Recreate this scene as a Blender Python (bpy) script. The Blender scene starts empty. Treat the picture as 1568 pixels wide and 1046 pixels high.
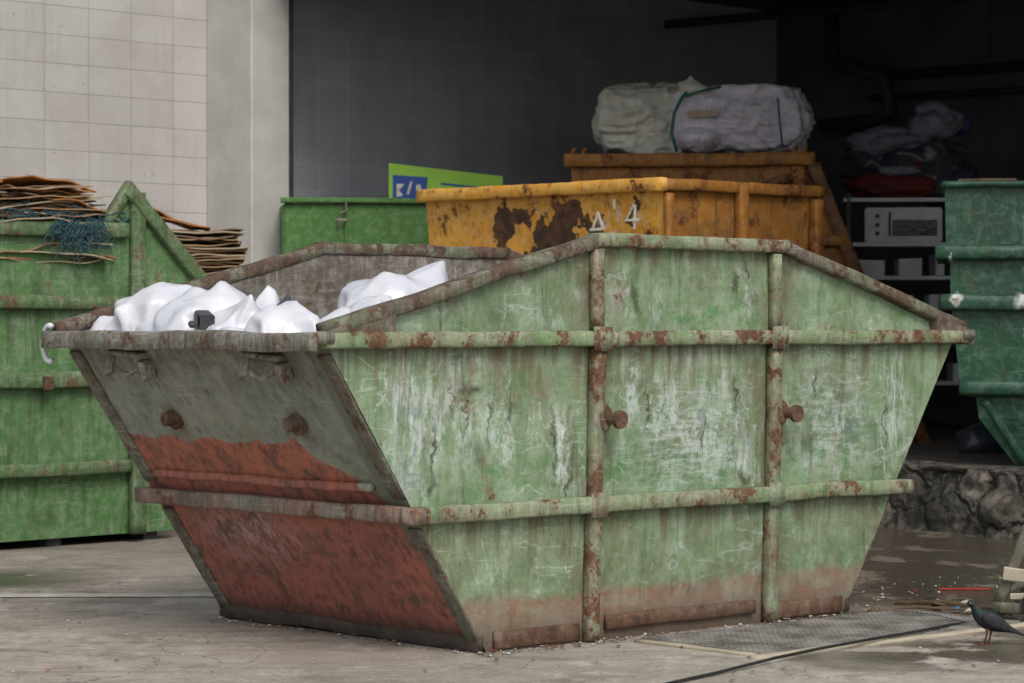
import bpy, bmesh, math, random
from mathutils import Vector, Matrix, noise
random.seed(7)
V=Vector
scene=bpy.context.scene
def nz(p): return noise.noise(p)

# ---------------------------------------------------------------- node helper
class B:
    def __init__(s,name):
        s.mat=bpy.data.materials.new(name); s.mat.use_nodes=True
        s.nt=s.mat.node_tree; s.nt.nodes.clear()
        s.out=s.nt.nodes.new('ShaderNodeOutputMaterial'); s.bs=s.nt.nodes.new('ShaderNodeBsdfPrincipled')
        s.nt.links.new(s.bs.outputs[0],s.out.inputs[0])
        s.co=s.nt.nodes.new('ShaderNodeTexCoord').outputs['Object']
    def set(s,sock,v):
        if isinstance(v,bpy.types.NodeSocket): s.nt.links.new(v,sock)
        elif isinstance(v,tuple) and len(v)==3 and sock.type=='RGBA': sock.default_value=(*v,1)
        else: sock.default_value=v
    def map(s,scale=(1,1,1),rot=(0,0,0),loc=(0,0,0),vec=None):
        n=s.nt.nodes.new('ShaderNodeMapping'); s.set(n.inputs[0],vec or s.co)
        n.inputs['Location'].default_value=loc; n.inputs['Rotation'].default_value=rot; n.inputs['Scale'].default_value=scale
        return n.outputs[0]
    def noise(s,scale,vec=None,detail=4,rough=.6,dist=0,col=False):
        n=s.nt.nodes.new('ShaderNodeTexNoise'); s.set(n.inputs['Vector'],vec or s.co)
        n.inputs['Scale'].default_value=scale;n.inputs['Detail'].default_value=detail
        n.inputs['Roughness'].default_value=rough;n.inputs['Distortion'].default_value=dist
        return n.outputs[1 if col else 0]
    def rng(s,f,a,b,c=0.,d=1.):
        n=s.nt.nodes.new('ShaderNodeMapRange'); s.set(n.inputs[0],f)
        for i,v in zip((1,2,3,4),(a,b,c,d)): n.inputs[i].default_value=v
        return n.outputs[0]
    def m(s,op,a,b=0.):
        n=s.nt.nodes.new('ShaderNodeMath'); n.operation=op; s.set(n.inputs[0],a); s.set(n.inputs[1],b); return n.outputs[0]
    def mul(s,*a):
        r=a[0]
        for x in a[1:]: r=s.m('MULTIPLY',r,x)
        return r
    def vm(s,op,a,b=None):
        n=s.nt.nodes.new('ShaderNodeVectorMath'); n.operation=op; s.set(n.inputs[0],a)
        if b is not None: s.set(n.inputs[1],b)
        return n.outputs['Value' if op in('LENGTH','DOT_PRODUCT') else 0]
    def mix(s,f,a,b,mode='MIX'):
        n=s.nt.nodes.new('ShaderNodeMix'); n.data_type='RGBA'; n.blend_type=mode
        s.set(n.inputs[0],f); s.set(n.inputs[6],a); s.set(n.inputs[7],b); return n.outputs[2]
    def sep(s,vec=None):
        n=s.nt.nodes.new('ShaderNodeSeparateXYZ'); s.set(n.inputs[0],vec or s.co); return n.outputs
    def warp(s,amt,scale,detail=3):
        c=s.noise(scale,col=True,detail=detail)
        o=s.vm('SUBTRACT',c,(.5,.5,.5)); n=s.nt.nodes.new('ShaderNodeVectorMath'); n.operation='SCALE'
        s.set(n.inputs[0],o); n.inputs['Scale'].default_value=amt
        return s.vm('ADD',s.co,n.outputs[0])
    def line(s,scale,w,vec=None,detail=2,dist=0):
        f=s.noise(scale,vec,detail=detail,dist=dist,rough=.5)
        return s.rng(s.m('ABSOLUTE',s.m('SUBTRACT',f,.5)),w,w*.3)
    def blob(s,c,r,vec,soft=.5,yz=False):
        i=1 if yz else 0
        sc=[0,0,1/r[1]]; lo=[0,0,-c[1]/r[1]]; sc[i]=1/r[0]; lo[i]=-c[0]/r[0]
        return s.rng(s.vm('LENGTH',s.map(tuple(sc),(0,0,0),tuple(lo),vec)),1.,1.-soft)
    def bump(s,h,strength=.4,dist=.01):
        n=s.nt.nodes.new('ShaderNodeBump'); n.inputs['Strength'].default_value=strength; n.inputs['Distance'].default_value=dist
        s.set(n.inputs['Height'],h); s.nt.links.new(n.outputs[0],s.bs.inputs['Normal'])
    def done(s,col,rough=.6,metal=0.,spec=.35):
        s.set(s.bs.inputs['Base Color'],col); s.set(s.bs.inputs['Roughness'],rough); s.set(s.bs.inputs['Metallic'],metal)
        s.bs.inputs['Specular IOR Level'].default_value=spec
        return s.mat

RUST=(.085,.045,.028); RUST2=(.19,.095,.052); GRIME=(.05,.047,.036)
def paint(name,base,base2,pale=(.5,.55,.5),rust_t=.6,pale_t=.62,dark_t=.62,rough=.55,scr=.3,scrdark=.3,extra=None,rust=RUST,rust2=RUST2,sc=1.,spec=.3,rs=4.5):
    b=B(name)
    c=b.mix(b.rng(b.noise(2.2*sc,detail=5),.38,.60),base,base2)
    g=b.noise(16*sc,detail=5,rough=.75)
    c=b.mix(b.m('MULTIPLY',b.rng(g,.46,.66),.5),c,pale)
    s1=b.rng(b.noise(1,b.map((3*sc,3*sc,42*sc),(0,.25,0)),detail=4,rough=.75),pale_t-.04,pale_t+.05)
    s2=b.rng(b.noise(1,b.map((40*sc,40*sc,3*sc),(0,.1,0),(3,1,2)),detail=4,rough=.75),pale_t-.03,pale_t+.06)
    pn=b.noise(1.7*sc,b.map(loc=(9,4,1)),detail=3)
    patch=b.rng(pn,.42,.6)
    c=b.mix(b.mul(b.m('MAXIMUM',s1,s2),patch,.6),c,pale)
    if extra: c=extra(b,c)
    d=b.rng(b.noise(1,b.map((18*sc,18*sc,1.4*sc),(0,0,0),(1,1,5)),detail=4,rough=.7),dark_t-.06,dark_t+.12)
    c=b.mix(b.m('MULTIPLY',d,.7),c,GRIME)
    c=b.mix(b.m('MULTIPLY',b.rng(b.noise(3.6*sc,b.map(loc=(4,4,4)),detail=6,rough=.72),dark_t-.07,dark_t+.09),.55),c,GRIME)
    c=b.mix(b.m('MULTIPLY',b.rng(g,.36,.31),.6),c,rust)
    rn=b.noise(rs*sc,b.map(loc=(11,2,6)),detail=8,rough=.74)
    r=b.rng(rn,rust_t,rust_t+.03)
    c=b.mix(b.m('MULTIPLY',b.rng(rn,rust_t-.07,rust_t+.01),.4),c,rust2)
    c=b.mix(r,c,b.mix(b.rng(g,.38,.62),rust,rust2))
    b.bump(b.m('ADD',b.m('MULTIPLY',b.noise(48,detail=2),.5),b.noise(8,detail=2)),.4,.012)
    return b.done(c,b.rng(r,0,1,rough,.85),0,spec)

# ---------------------------------------------------------------- mesh helpers
def mk(bm,name,mat,parent=None,smooth=False,recalc=True):
    if recalc: bmesh.ops.recalc_face_normals(bm,faces=bm.faces)
    me=bpy.data.meshes.new(name); bm.to_mesh(me); bm.free()
    if smooth:
        for p in me.polygons: p.use_smooth=True
    ob=bpy.data.objects.new(name,me); scene.collection.objects.link(ob)
    for x in (mat if isinstance(mat,list) else [mat]): me.materials.append(x)
    if parent: ob.parent=parent
    return ob
def empty(name,loc=(0,0,0),ang=0):
    e=bpy.data.objects.new(name,None); e.location=loc; e.rotation_euler=(0,0,ang); e.empty_display_size=.2
    scene.collection.objects.link(e); return e
def beam(bm,p,q,a,la,lb,j=.002,ch=.008,seg=None,mi=0):
    p=V(p);q=V(q);a=V(a);d=q-p;L=d.length;d.normalize();a=(a-d*a.dot(d)).normalized();b=d.cross(a)
    n=seg or max(1,min(50,int(L/.06))); ch=min(ch,la*.3,lb*.3)
    x,y=la/2,lb/2
    cs=[(-x+ch,-y),(x-ch,-y),(x,-y+ch),(x,y-ch),(x-ch,y),(-x+ch,y),(-x,y-ch),(-x,-y+ch)]
    rings=[]
    for i in range(n+1):
        c=p+d*(L*i/n); r=[]
        for (u,w) in cs:
            pt=c+a*u+b*w
            if j: pt=pt+V((nz(pt*9),nz(pt*9+V((7,7,7))),nz(pt*9+V((3,9,1)))))*j*1.3+V((nz(pt*2.3),nz(pt*2.3+V((5,5,5))),nz(pt*2.3+V((9,2,2)))))*j*2
            r.append(bm.verts.new(pt))
        rings.append(r)
    for i in range(n):
        for k in range(8):
            f=bm.faces.new((rings[i][k],rings[i][(k+1)%8],rings[i+1][(k+1)%8],rings[i+1][k])); f.material_index=mi
    for r in (rings[0],rings[-1]): bm.faces.new(r).material_index=mi
def tube(bm,pts,rad,seg=10,cap=True):
    pts=[V(p) for p in pts]; rings=[]
    for i,c in enumerate(pts):
        d=(pts[min(i+1,len(pts)-1)]-pts[max(i-1,0)]).normalized()
        a=d.orthogonal().normalized() if i==0 else (a-d*a.dot(d)).normalized()
        b=d.cross(a); r=rad[i] if isinstance(rad,(list,tuple)) else rad
        rings.append([bm.verts.new(c+a*(r*math.cos(t))+b*(r*math.sin(t))) for t in [2*math.pi*k/seg for k in range(seg)]])
    for i in range(len(rings)-1):
        for k in range(seg): bm.faces.new((rings[i][k],rings[i][(k+1)%seg],rings[i+1][(k+1)%seg],rings[i+1][k]))
    if cap:
        for r in (rings[0],rings[-1]): bm.faces.new(r)
def grid(bm,f,nu,nv):
    g=[[bm.verts.new(f(i/nu,j/nv)) for j in range(nv+1)] for i in range(nu+1)]
    for i in range(nu):
        for j in range(nv): bm.faces.new((g[i][j],g[i+1][j],g[i+1][j+1],g[i][j+1]))
def box(bm,x0,x1,y0,y1,z0,z1,mi=0):
    vs=[bm.verts.new((x,y,z)) for x in(x0,x1) for y in(y0,y1) for z in(z0,z1)]
    for f in((0,1,3,2),(4,6,7,5),(0,4,5,1),(2,3,7,6),(0,2,6,4),(1,5,7,3)):
        bm.faces.new([vs[i] for i in f]).material_index=mi
def poly(bm,pts):
    return bm.faces.new([bm.verts.new(p) for p in pts])
def vor(p):
    d=noise.voronoi(p)[0]; return min(.5,d[1]-d[0])
def bag(bm,c,r,seed,cr=1.,sub=5,flat=None,box_=0.,clamp=None,fold=1.):
    ret=bmesh.ops.create_icosphere(bm,subdivisions=sub,radius=1)
    o=V((seed*3.7,seed*1.9,seed*5.3)); c=V(c)
    R1=Matrix.Rotation(seed*1.3,3,'Z')@Matrix.Rotation(seed*.7,3,'X'); R2=Matrix.Rotation(seed*2.1+1.2,3,'Z')@Matrix.Rotation(seed*1.7+.8,3,'Y')
    for v in ret['verts']:
        p=v.co.copy(); q=p*1.1+o
        w=V((nz(q),nz(q+V((5,5,5))),nz(q+V((9,1,4)))))
        a=R1@p; a=V((a.x*1.0,a.y*3.4,a.z*3.4))+w*1.1+o
        b_=R2@p; b_=V((b_.x*1.3,b_.y*5.2,b_.z*5.2))-w*1.3+o
        r1=1-abs(nz(a))*2.2; r2=1-abs(nz(b_))*2.2
        s=1+.16*nz(p*1.2+o)+cr*fold*(.085*r1+.05*r2-.07)-cr*(.16*(vor(p*1.5+o+w*.6)-.2)+.07*(vor(p*3.6+o+w*.9)-.2))
        if box_:
            mx=max(abs(p.x),abs(p.y),abs(p.z)); s*=1+box_*(1/mx-1)
        t=V((p.x*r[0],p.y*r[1],p.z*r[2]))*s
        v.co=c+t
        if clamp: v.co=clamp(v.co)
        if flat is not None and v.co.z<flat: v.co.z=flat+ (v.co.z-flat)*.1
def crumpled(c,r,seed,clamp=None,sub=3,knot=None):
    """thin plastic bag: flat facets meeting in sharp soft-edged creases"""
    rnd=random.Random(seed); b2=bmesh.new(); bmesh.ops.create_icosphere(b2,subdivisions=sub,radius=1)
    o=V((seed*3.7,seed*1.9,seed*5.3)); c=V(c)
    for v in b2.verts:
        p=v.co.copy(); 
        s=1+.22*nz(p*1.3+o)+.10*nz(p*2.9+o)+rnd.uniform(-.085,.085)
        t=V((rnd.uniform(-1,1),rnd.uniform(-1,1),rnd.uniform(-1,1)))*.07
        q=p*s+t
        if knot:   # gathered neck pulled up to a point
            k=V(knot).normalized(); d=p.dot(k)
            if d>.72:
                e=(d-.72)/.28; q=q*(1-e*.55)+k*(e*e*1.05); q+=t*.6
        v.co=V((q.x*r[0],q.y*r[1],q.z*r[2]))
    bmesh.ops.subdivide_edges(b2,edges=b2.edges[:],cuts=3,use_grid_fill=True)
    bmesh.ops.triangulate(b2,faces=b2.faces)
    bmesh.ops.smooth_vert(b2,verts=b2.verts,factor=.5,use_axis_x=True,use_axis_y=True,use_axis_z=True)
    bmesh.ops.smooth_vert(b2,verts=b2.verts,factor=.4,use_axis_x=True,use_axis_y=True,use_axis_z=True)
    for v in b2.verts:
        p=v.co; w=V((nz(p*9+o),nz(p*9+o+V((5,5,5))),nz(p*9+o+V((9,9,1)))))
        v.co=p*(1+.016*(1-abs(nz(p*16+w*1.2+o))*2.5))+w*.006+c
        if clamp: v.co=clamp(v.co)
    me=bpy.data.meshes.new('tmp'); b2.to_mesh(me); b2.free(); return me
def bags_object(lst,name,mat,parent,clamp=None):
    bm=bmesh.new()
    for (x,y,z,a,c,h,s,sub,k) in lst:
        me=crumpled((x,y,z),(a,c,h),s,clamp,sub,k); bm.from_mesh(me); bpy.data.meshes.remove(me)
    return mk(bm,name,mat,parent,True)

# ---------------------------------------------------------------- generic skip container
def interp(prof,z):
    for (z0,x0),(z1,x1) in zip(prof,prof[1:]):
        if z<=z1: return x0+(x1-x0)*(z-z0)/(z1-z0)
    return prof[-1][1]
def skip_shell(P,pl,pr,W,lean,ztop_end,m_side,m_end,m_in,amp=.008,nu=110,nv=60):
    zt=pl[-1][0]
    def ly(z): return lean*min(z/ztop_end,1)
    def dent(x,z,sd): 
        q=V((x*2.1+sd,z*2.1,sd)); return amp*(nz(q)+.5*nz(q*2.7)+.3*nz(q*6))
    for far in (0,1):
        for inner in (0,1):
            bm=bmesh.new()
            def f(u,v):
                z=v*zt; x=interp(pl,z)*(1-u)+interp(pr,z)*u
                e=min(u,1-u,v,1-v)*12; e=min(1,max(0,e))
                off=(.012 if inner else 0)
                y=(W+ly(z)-off if far else -ly(z)+off)+dent(x,z,3+far*5)*e
                return V((x,y,z))
            grid(bm,f,nu,nv)
            mk(bm,('far_side' if far else 'near_side')+('_inner_skin' if inner else '_panel'),m_in if inner else m_side,P,True,False)
    for right in (0,1):
        for inner in (0,1):
            bm=bmesh.new()
            def f(u,v):
                z=v*ztop_end; x=interp(pr if right else pl,z)
                e=min(u,1-u,v,1-v)*10; e=min(1,max(0,e)); off=.012 if inner else 0
                x+=(-off if right else off)+dent(u*W,z,11+right*4)*e
                return V((x,-ly(z)+(W+2*ly(z))*u,z))
            grid(bm,f,60,40)
            mk(bm,('right_end' if right else 'left_end')+('_inner_skin' if inner else '_panel'),m_in if inner else m_end,P,True,False)
    bm=bmesh.new(); x0=pl[0][1];x1=pr[0][1]
    poly(bm,[(x0,0,.02),(x1,0,.02),(x1,W,.02),(x0,W,.02)]); mk(bm,'floor_plate',m_in,P)

# ================================================================ MATERIALS
X1,X2=.545,1.60     # ribs of the main skip
def side_extra(b,c):
    w=b.warp(.35,6); w2=b.warp(.13,14)
    zz=b.sep()[2]; xx=b.sep()[0]; z=b.sep(w)[2]
    fine=b.rng(b.noise(1,b.map((9,9,46),(0,.35,0)),detail=6,rough=.82),.47,.58)
    fineV=b.rng(b.noise(1,b.map((60,60,9),(0,-.08,0)),detail=6,rough=.82),.45,.57)
    mot=b.rng(b.noise(9,b.map((1.6,1.6,.8),loc=(2,2,6)),detail=6,rough=.78),.47,.60)
    ol=b.rng(b.noise(2.6,b.map((1,1,.7),loc=(8,3,3)),detail=7,rough=.75),.46,.60)
    c=b.mix(b.m('MULTIPLY',ol,.62),c,(.115,.165,.078))
    ol2=b.rng(b.noise(5.5,b.map((1,1,.5),loc=(1,6,3)),detail=7,rough=.8),.51,.61)
    c=b.mix(b.m('MULTIPLY',ol2,.5),c,(.145,.135,.085))
    c=b.mix(b.m('MULTIPLY',mot,.36),c,(.38,.44,.35))
    gr=b.rng(b.noise(1,b.map((7,7,16),(0,.5,0),(3,2,1)),detail=6,rough=.75),.48,.60)
    for cc,rr in (((.70,.68),(.14,.3)),((1.2,.66),(.45,.14)),((2.0,.72),(.5,.2)),((.1,.68),(.35,.12)),((.2,1.05),(.25,.1)),((1.2,1.3),(.5,.1)),((-.35,1.08),(.2,.08))):
        c=b.mix(b.mul(b.blob(cc,rr,w,.8),gr,.75),c,(.075,.22,.065))
    for cc,rr,k,mm in (((-.44,.96),(.10,.42),.85,fineV),((-.33,.80),(.06,.30),.75,mot),((2.44,.92),(.12,.34),.8,fineV),((.06,.84),(.12,.14),.95,mot),((.40,.78),(.08,.24),.95,mot),((-.15,.95),(.35,.28),.6,mot),
                     ((.74,.98),(.10,.24),.85,mot),((1.1,.80),(.40,.30),.6,fine),((1.15,.80),(.36,.26),.55,mot),((1.2,1.08),(.3,.14),.5,mot),((1.0,.90),(.10,.16),.9,mot),((2.0,.85),(.38,.34),.5,fine),((2.0,.80),(.30,.28),.6,mot),((.70,1.42),(.1,.14),.6,mot),((.95,1.36),(.06,.14),.7,mot),((1.46,.72),(.07,.18),.8,fineV),((.36,1.35),(.2,.1),.4,mot),((1.48,1.38),(.05,.16),.6,mot)):
        c=b.mix(b.mul(b.blob(cc,rr,w,.8),mm,k),c,(.56,.61,.59))
    sc1=b.line(4.2,.013,b.map((1,1,.45),(0,.5,0)),dist=.7); sc2=b.line(6,.012,b.map((.5,.5,1.5),(0,.2,0),(3,3,3)),dist=.5)
    area=b.rng(b.noise(1.9,b.map(loc=(5,8,2)),detail=3),.44,.56)
    c=b.mix(b.mul(sc1,area,fine,.6),c,(.58,.64,.58)); c=b.mix(b.mul(sc2,area,.35),c,(.55,.62,.57))
    for cc,rr in (((2.0,.80),(.36,.26)),((1.3,.82),(.25,.3)),((-.42,.8),(.1,.3))):
        c=b.mix(b.mul(b.blob(cc,rr,w,.7),b.line(8,.03,b.map((1,1,.6)),dist=1.),.55),c,(.13,.19,.22))
    for cc,rr in (((-.285,.80),(.016,.21)),((-.30,.66),(.022,.05)),((-.10,1.03),(.08,.035)),((-.13,.93),(.012,.14)),((.10,.96),(.014,.12)),((.34,.80),(.013,.22)),((.42,.64),(.016,.14)),((1.37,1.46),(.022,.08)),((1.44,1.50),(.014,.06)),((.78,1.40),(.030,.10)),((.86,.95),(.011,.16)),((1.2,.82),(.011,.14)),((-.02,.9),(.009,.13)),((-.20,.98),(.009,.11)),((2.36,.85),(.009,.2)),((1.46,.62),(.05,.03)),((1.38,1.0),(.012,.10)),((1.9,1.02),(.008,.10))):
        c=b.mix(b.mul(b.blob(cc,rr,w2,.9),.9),c,(.05,.05,.036))
    for cc,rr in (((.25,1.03),(.12,.09)),((-.02,.72),(.06,.12)),((.22,.85),(.04,.24)),((1.15,1.05),(.04,.12)),((-.08,1.08),(.13,.07)),((.70,.50),(.10,.2)),((1.95,.62),(.12,.10))):
        c=b.mix(b.mul(b.blob(cc,rr,w2,.9),mot,.8),c,(.19,.12,.07))
    vs=b.rng(b.noise(1,b.map((22,22,1.2),loc=(7,7,7)),detail=4,rough=.7),.45,.61)
    for zt,dz in ((1.185,.26),(.52,.24),(1.60,.16)):
        c=b.mix(b.mul(b.rng(zz,zt-dz,zt),b.m('LESS_THAN',zz,zt+.01),vs,.8),c,(.13,.09,.05))
    rbn=b.rng(b.noise(7,b.map((1,1,.4),loc=(1,5,9)),detail=5,rough=.75),.42,.58)
    for xr in (X1,X2):  # brown grime beside the ribs, with occlusion shade painted into it
        c=b.mix(b.mul(b.rng(b.m('ABSOLUTE',b.m('SUBTRACT',xx,xr)),.17,.035),rbn,.75),c,(.13,.105,.06))
    moss=b.mul(b.rng(zz,.58,.25),b.rng(b.noise(5,detail=6,rough=.75),.42,.60))
    c=b.mix(b.m('MULTIPLY',moss,.7),c,(.125,.14,.07))
    pt=b.m('ADD',zz,b.m('MULTIPLY',b.m('SUBTRACT',b.noise(3.5,b.map((1,1,.3)),detail=7,rough=.75),.5),.16))
    prim=b.rng(pt,.225,.185)
    pc=b.mix(b.rng(b.noise(6,detail=6,rough=.75),.4,.6),(.21,.13,.095),(.28,.225,.175))
    pc=b.mix(b.m('MULTIPLY',b.rng(b.noise(9,b.map((.5,.5,1.6)),detail=5,rough=.7),.53,.60),.7),pc,(.27,.105,.06))
    c=b.mix(b.m('MULTIPLY',prim,.82),c,pc)
    c=b.mix(b.m('MULTIPLY',b.rng(zz,.15,.0),.8),c,(.07,.05,.04))
    return c
m_side=paint('faded_green_paint_side',(.145,.25,.12),(.225,.32,.185),pale=(.37,.42,.33),rust_t=.655,pale_t=.57,dark_t=.625,extra=side_extra)
def end_extra(b,c):
    w=b.warp(.10,7,4); y,z=b.sep(w)[1],b.sep(w)[2]; zz=b.sep()[2]
    lim=b.rng(y,.10,.50,.60,.815)
    redm=b.rng(b.m('SUBTRACT',z,lim),.006,-.004)
    rc=b.mix(b.rng(b.noise(3.2,detail=6,rough=.7),.38,.62),(.42,.145,.105),(.33,.13,.10))
    rc=b.mix(b.m('MULTIPLY',b.rng(b.noise(6,b.map((1,1,2.2),loc=(3,3,3)),detail=6,rough=.75),.50,.6),.6),rc,(.20,.115,.095))
    rc=b.mix(b.mul(b.blob((1.15,.42),(.45,.18),w,.9,True),b.rng(b.noise(12,detail=5,rough=.75),.4,.6),.75),rc,(.52,.38,.35))
    rc=b.mix(b.m('MULTIPLY',b.rng(zz,.62,.72),.8),rc,(.44,.145,.085))
    rc=b.mix(b.mul(b.rng(b.noise(1,b.map((30,30,2)),detail=4),.50,.60),.55),rc,(.12,.075,.06))
    rc=b.mix(b.mul(b.rng(b.noise(8,b.map(loc=(6,6,6)),detail=7,rough=.75),.56,.60),.7),rc,(.10,.065,.055))
    c=b.mix(redm,c,rc)
    edge=b.rng(b.sep()[1],.13,.11)
    c=b.mix(b.mul(edge,b.rng(z,.38,.48),.85),c,(.14,.165,.13))
    mm=b.rng(b.noise(1,b.map((5,30,6)),detail=5,rough=.75),.45,.58)
    for cc,rr,k in (((.40,.95),(.3,.22),.5),((1.25,1.0),(.14,.22),.65),((.9,1.02),(.2,.12),.4),((1.5,.95),(.1,.2),.5)):
        c=b.mix(b.mul(b.blob(cc,rr,w,.8,True),mm,k),c,(.30,.38,.39))
    c=b.mix(b.mul(b.rng(zz,.93,1.17),b.rng(b.noise(1,b.map((20,20,1.5)),detail=4),.4,.6),.55),c,(.06,.055,.045))
    for yy in (.40,1.22):
        c=b.mix(b.mul(b.blob((yy,.88),(.09,.10),w,.9,True),.6),c,(.13,.08,.05))
    c=b.mix(b.rng(zz,.13,.03),c,(.045,.04,.038))
    return c
m_end=paint('grey_green_and_red_paint_end',(.18,.205,.155),(.27,.285,.23),pale=(.38,.39,.35),rust_t=.665,pale_t=.59,dark_t=.61,extra=end_extra)
m_in=paint('grimy_steel_inside',(.125,.105,.085),(.19,.165,.14),pale=(.42,.41,.38),rust_t=.60,pale_t=.59,dark_t=.57,rust=(.075,.05,.035),rust2=(.13,.08,.05))
m_frame=paint('worn_green_frame',(.17,.27,.125),(.24,.255,.165),pale=(.40,.42,.33),rust_t=.535,pale_t=.56,dark_t=.585,rust2=(.18,.095,.055),sc=1.6)
m_rib=paint('rust_streaked_rib',(.20,.27,.16),(.19,.165,.11),pale=(.38,.38,.30),rust_t=.535,pale_t=.56,dark_t=.585,rust2=(.18,.095,.055),sc=1.8)
m_dframe=paint('dark_worn_frame',(.135,.15,.10),(.13,.10,.075),pale=(.33,.33,.29),rust_t=.56,pale_t=.57,dark_t=.57,rust=(.065,.045,.034),rust2=(.13,.085,.055),sc=1.6)
m_mid=paint('reddish_worn_rail',(.20,.19,.145),(.26,.14,.105),pale=(.40,.37,.33),rust_t=.55,pale_t=.57,dark_t=.57,rust=(.09,.05,.036),rust2=(.20,.11,.075),sc=1.5)
m_slope=paint('brown_sloping_beam_paint',(.15,.20,.10),(.12,.095,.07),pale=(.33,.33,.29),rust_t=.50,pale_t=.57,dark_t=.57,rust=(.065,.043,.033),rust2=(.13,.085,.06),sc=1.4)
m_rim=paint('scuffed_grey_rim',(.22,.225,.18),(.15,.135,.105),pale=(.45,.44,.40),rust_t=.57,pale_t=.54,dark_t=.555,rust2=(.16,.10,.07),sc=2)
m_rust=paint('bare_rust',(.105,.062,.043),(.15,.085,.055),pale=(.26,.22,.17),rust_t=.5,dark_t=.57,rust=(.06,.036,.027),rust2=(.14,.075,.045))
m_lgreen=paint('mid_green_paint',(.07,.17,.052),(.10,.20,.075),pale=(.27,.34,.23),rust_t=.65,pale_t=.58,dark_t=.60)
m_lgreen_f=paint('mid_green_frame',(.07,.16,.052),(.09,.15,.065),pale=(.27,.32,.22),rust_t=.59,pale_t=.57,dark_t=.57,sc=1.5)
m_bgreen=paint('flat_green_paint',(.05,.14,.028),(.06,.16,.035),pale=(.2,.3,.15),rust_t=.74,pale_t=.66,dark_t=.64)
def splat(b,c):
    w=b.warp(.16,9,5)
    for cc,rr in (((.60,1.93),(.055,.13)),((.55,1.43),(.07,.05)),((.6,1.26),(.06,.10)),((.13,1.43),(.05,.05)),((.6,1.62),(.06,.04)),((.10,1.7),(.02,.03))):
        c=b.mix(b.blob(cc,rr,w,.6),c,(.66,.70,.67))
    return c
m_dgreen_s=paint('dark_green_paint_splattered',(.015,.062,.032),(.020,.078,.042),pale=(.12,.22,.16),rust_t=.66,pale_t=.60,dark_t=.61,rough=.42,spec=.4,extra=splat)
def yel_extra(b,c):
    w=b.warp(.45,6,5)
    dk=b.mix(b.rng(b.noise(14,detail=4),.4,.6),(.045,.024,.016),(.09,.045,.025))
    for cc,rr in (((1.48,1.95),(.12,.26)),((1.30,2.0),(.16,.12)),((1.0,1.85),(.3,.22)),((.85,2.0),(.30,.10)),((1.1,1.70),(.30,.12)),((.62,1.86),(.12,.22)),((.25,2.0),(.05,.1)),((1.5,1.6),(.3,.1))):
        c=b.mix(b.rng(b.blob(cc,rr,w,.95,True),.28,.36),c,dk)
    for cc,rr in (((.52,1.93),(.06,.05)),((.38,2.0),(.03,.08)),((.20,1.97),(.07,.04)),((.42,1.86),(.02,.07))):
        c=b.mix(b.mul(b.blob(cc,rr,b.warp(.12,20,3),.7,True),.7),c,(.66,.60,.48))
    return c
m_yel=paint('yellow_paint_end',(.62,.29,.03),(.68,.36,.05),pale=(.7,.5,.25),rust_t=.58,pale_t=.66,dark_t=.64,extra=yel_extra,rust=(.06,.028,.015),rust2=(.25,.10,.03))
m_yel2=paint('orange_paint_side',(.36,.15,.022),(.26,.10,.02),pale=(.4,.25,.1),rust_t=.56,pale_t=.66,dark_t=.58,rust=(.07,.03,.018),rust2=(.2,.08,.03))
m_yel3=paint('dark_orange_paint',(.20,.08,.018),(.14,.055,.016),pale=(.3,.18,.08),rust_t=.54,pale_t=.66,dark_t=.57,rust=(.05,.024,.015),rust2=(.13,.055,.022))
def plain(name,c1,c2,scale=8,rough=.7,bump=.3,bd=.01,spec=.3,detail=5):
    b=B(name); n=b.noise(scale,detail=detail,rough=.65)
    c=b.mix(b.rng(n,.35,.65),c1,c2); b.bump(b.noise(scale*3,detail=3),bump,bd)
    return b.done(c,rough,0,spec)
m_white_mark=plain('white_marking',(.72,.70,.62),(.45,.38,.25),14)
def plastic(name,c1,c2,rough=.32,bs=.35):
    b=B(name); w=b.warp(.15,6)
    c=b.mix(b.rng(b.noise(4,detail=4),.35,.65),c1,c2)
    f=b.noise(7,b.map((1,1,.5),(0.3,.5,0),vec=w),detail=3,rough=.5,dist=.6)
    h=b.m('ABSOLUTE',b.m('SUBTRACT',f,.5))
    b.bump(h,bs,.05)
    return b.done(c,rough,0,.55)
m_bag=plastic('white_plastic_bag',(.68,.69,.73),(.54,.56,.62),.30,.22)
m_bagk=plastic('dark_plastic_bag',(.03,.035,.05),(.06,.065,.08))
def woven(name,c1,c2,rough):
    b=B(name); w=b.warp(.15,5)
    c=b.mix(b.rng(b.noise(3.5,detail=6,rough=.7),.38,.62),c1,c2)
    c=b.mix(b.m('MULTIPLY',b.rng(b.noise(6,b.map(loc=(3,3,3)),detail=6,rough=.7),.54,.64),.5),c,(.20,.19,.17))
    f=b.noise(6,b.map((.6,1,2.2),(0,.25,0),vec=w),detail=3,rough=.5,dist=.5)
    b.bump(b.m('ABSOLUTE',b.m('SUBTRACT',f,.5)),.5,.05)
    return b.done(c,rough,0,.35)
m_sackA=woven('woven_sack_beige',(.58,.58,.51),(.42,.42,.36),.65)
m_sackB=woven('woven_sack_lilac',(.64,.61,.70),(.47,.45,.52),.55)
m_greycloth=plastic('grey_blue_cloth',(.24,.26,.31),(.13,.14,.18),.7)

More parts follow.
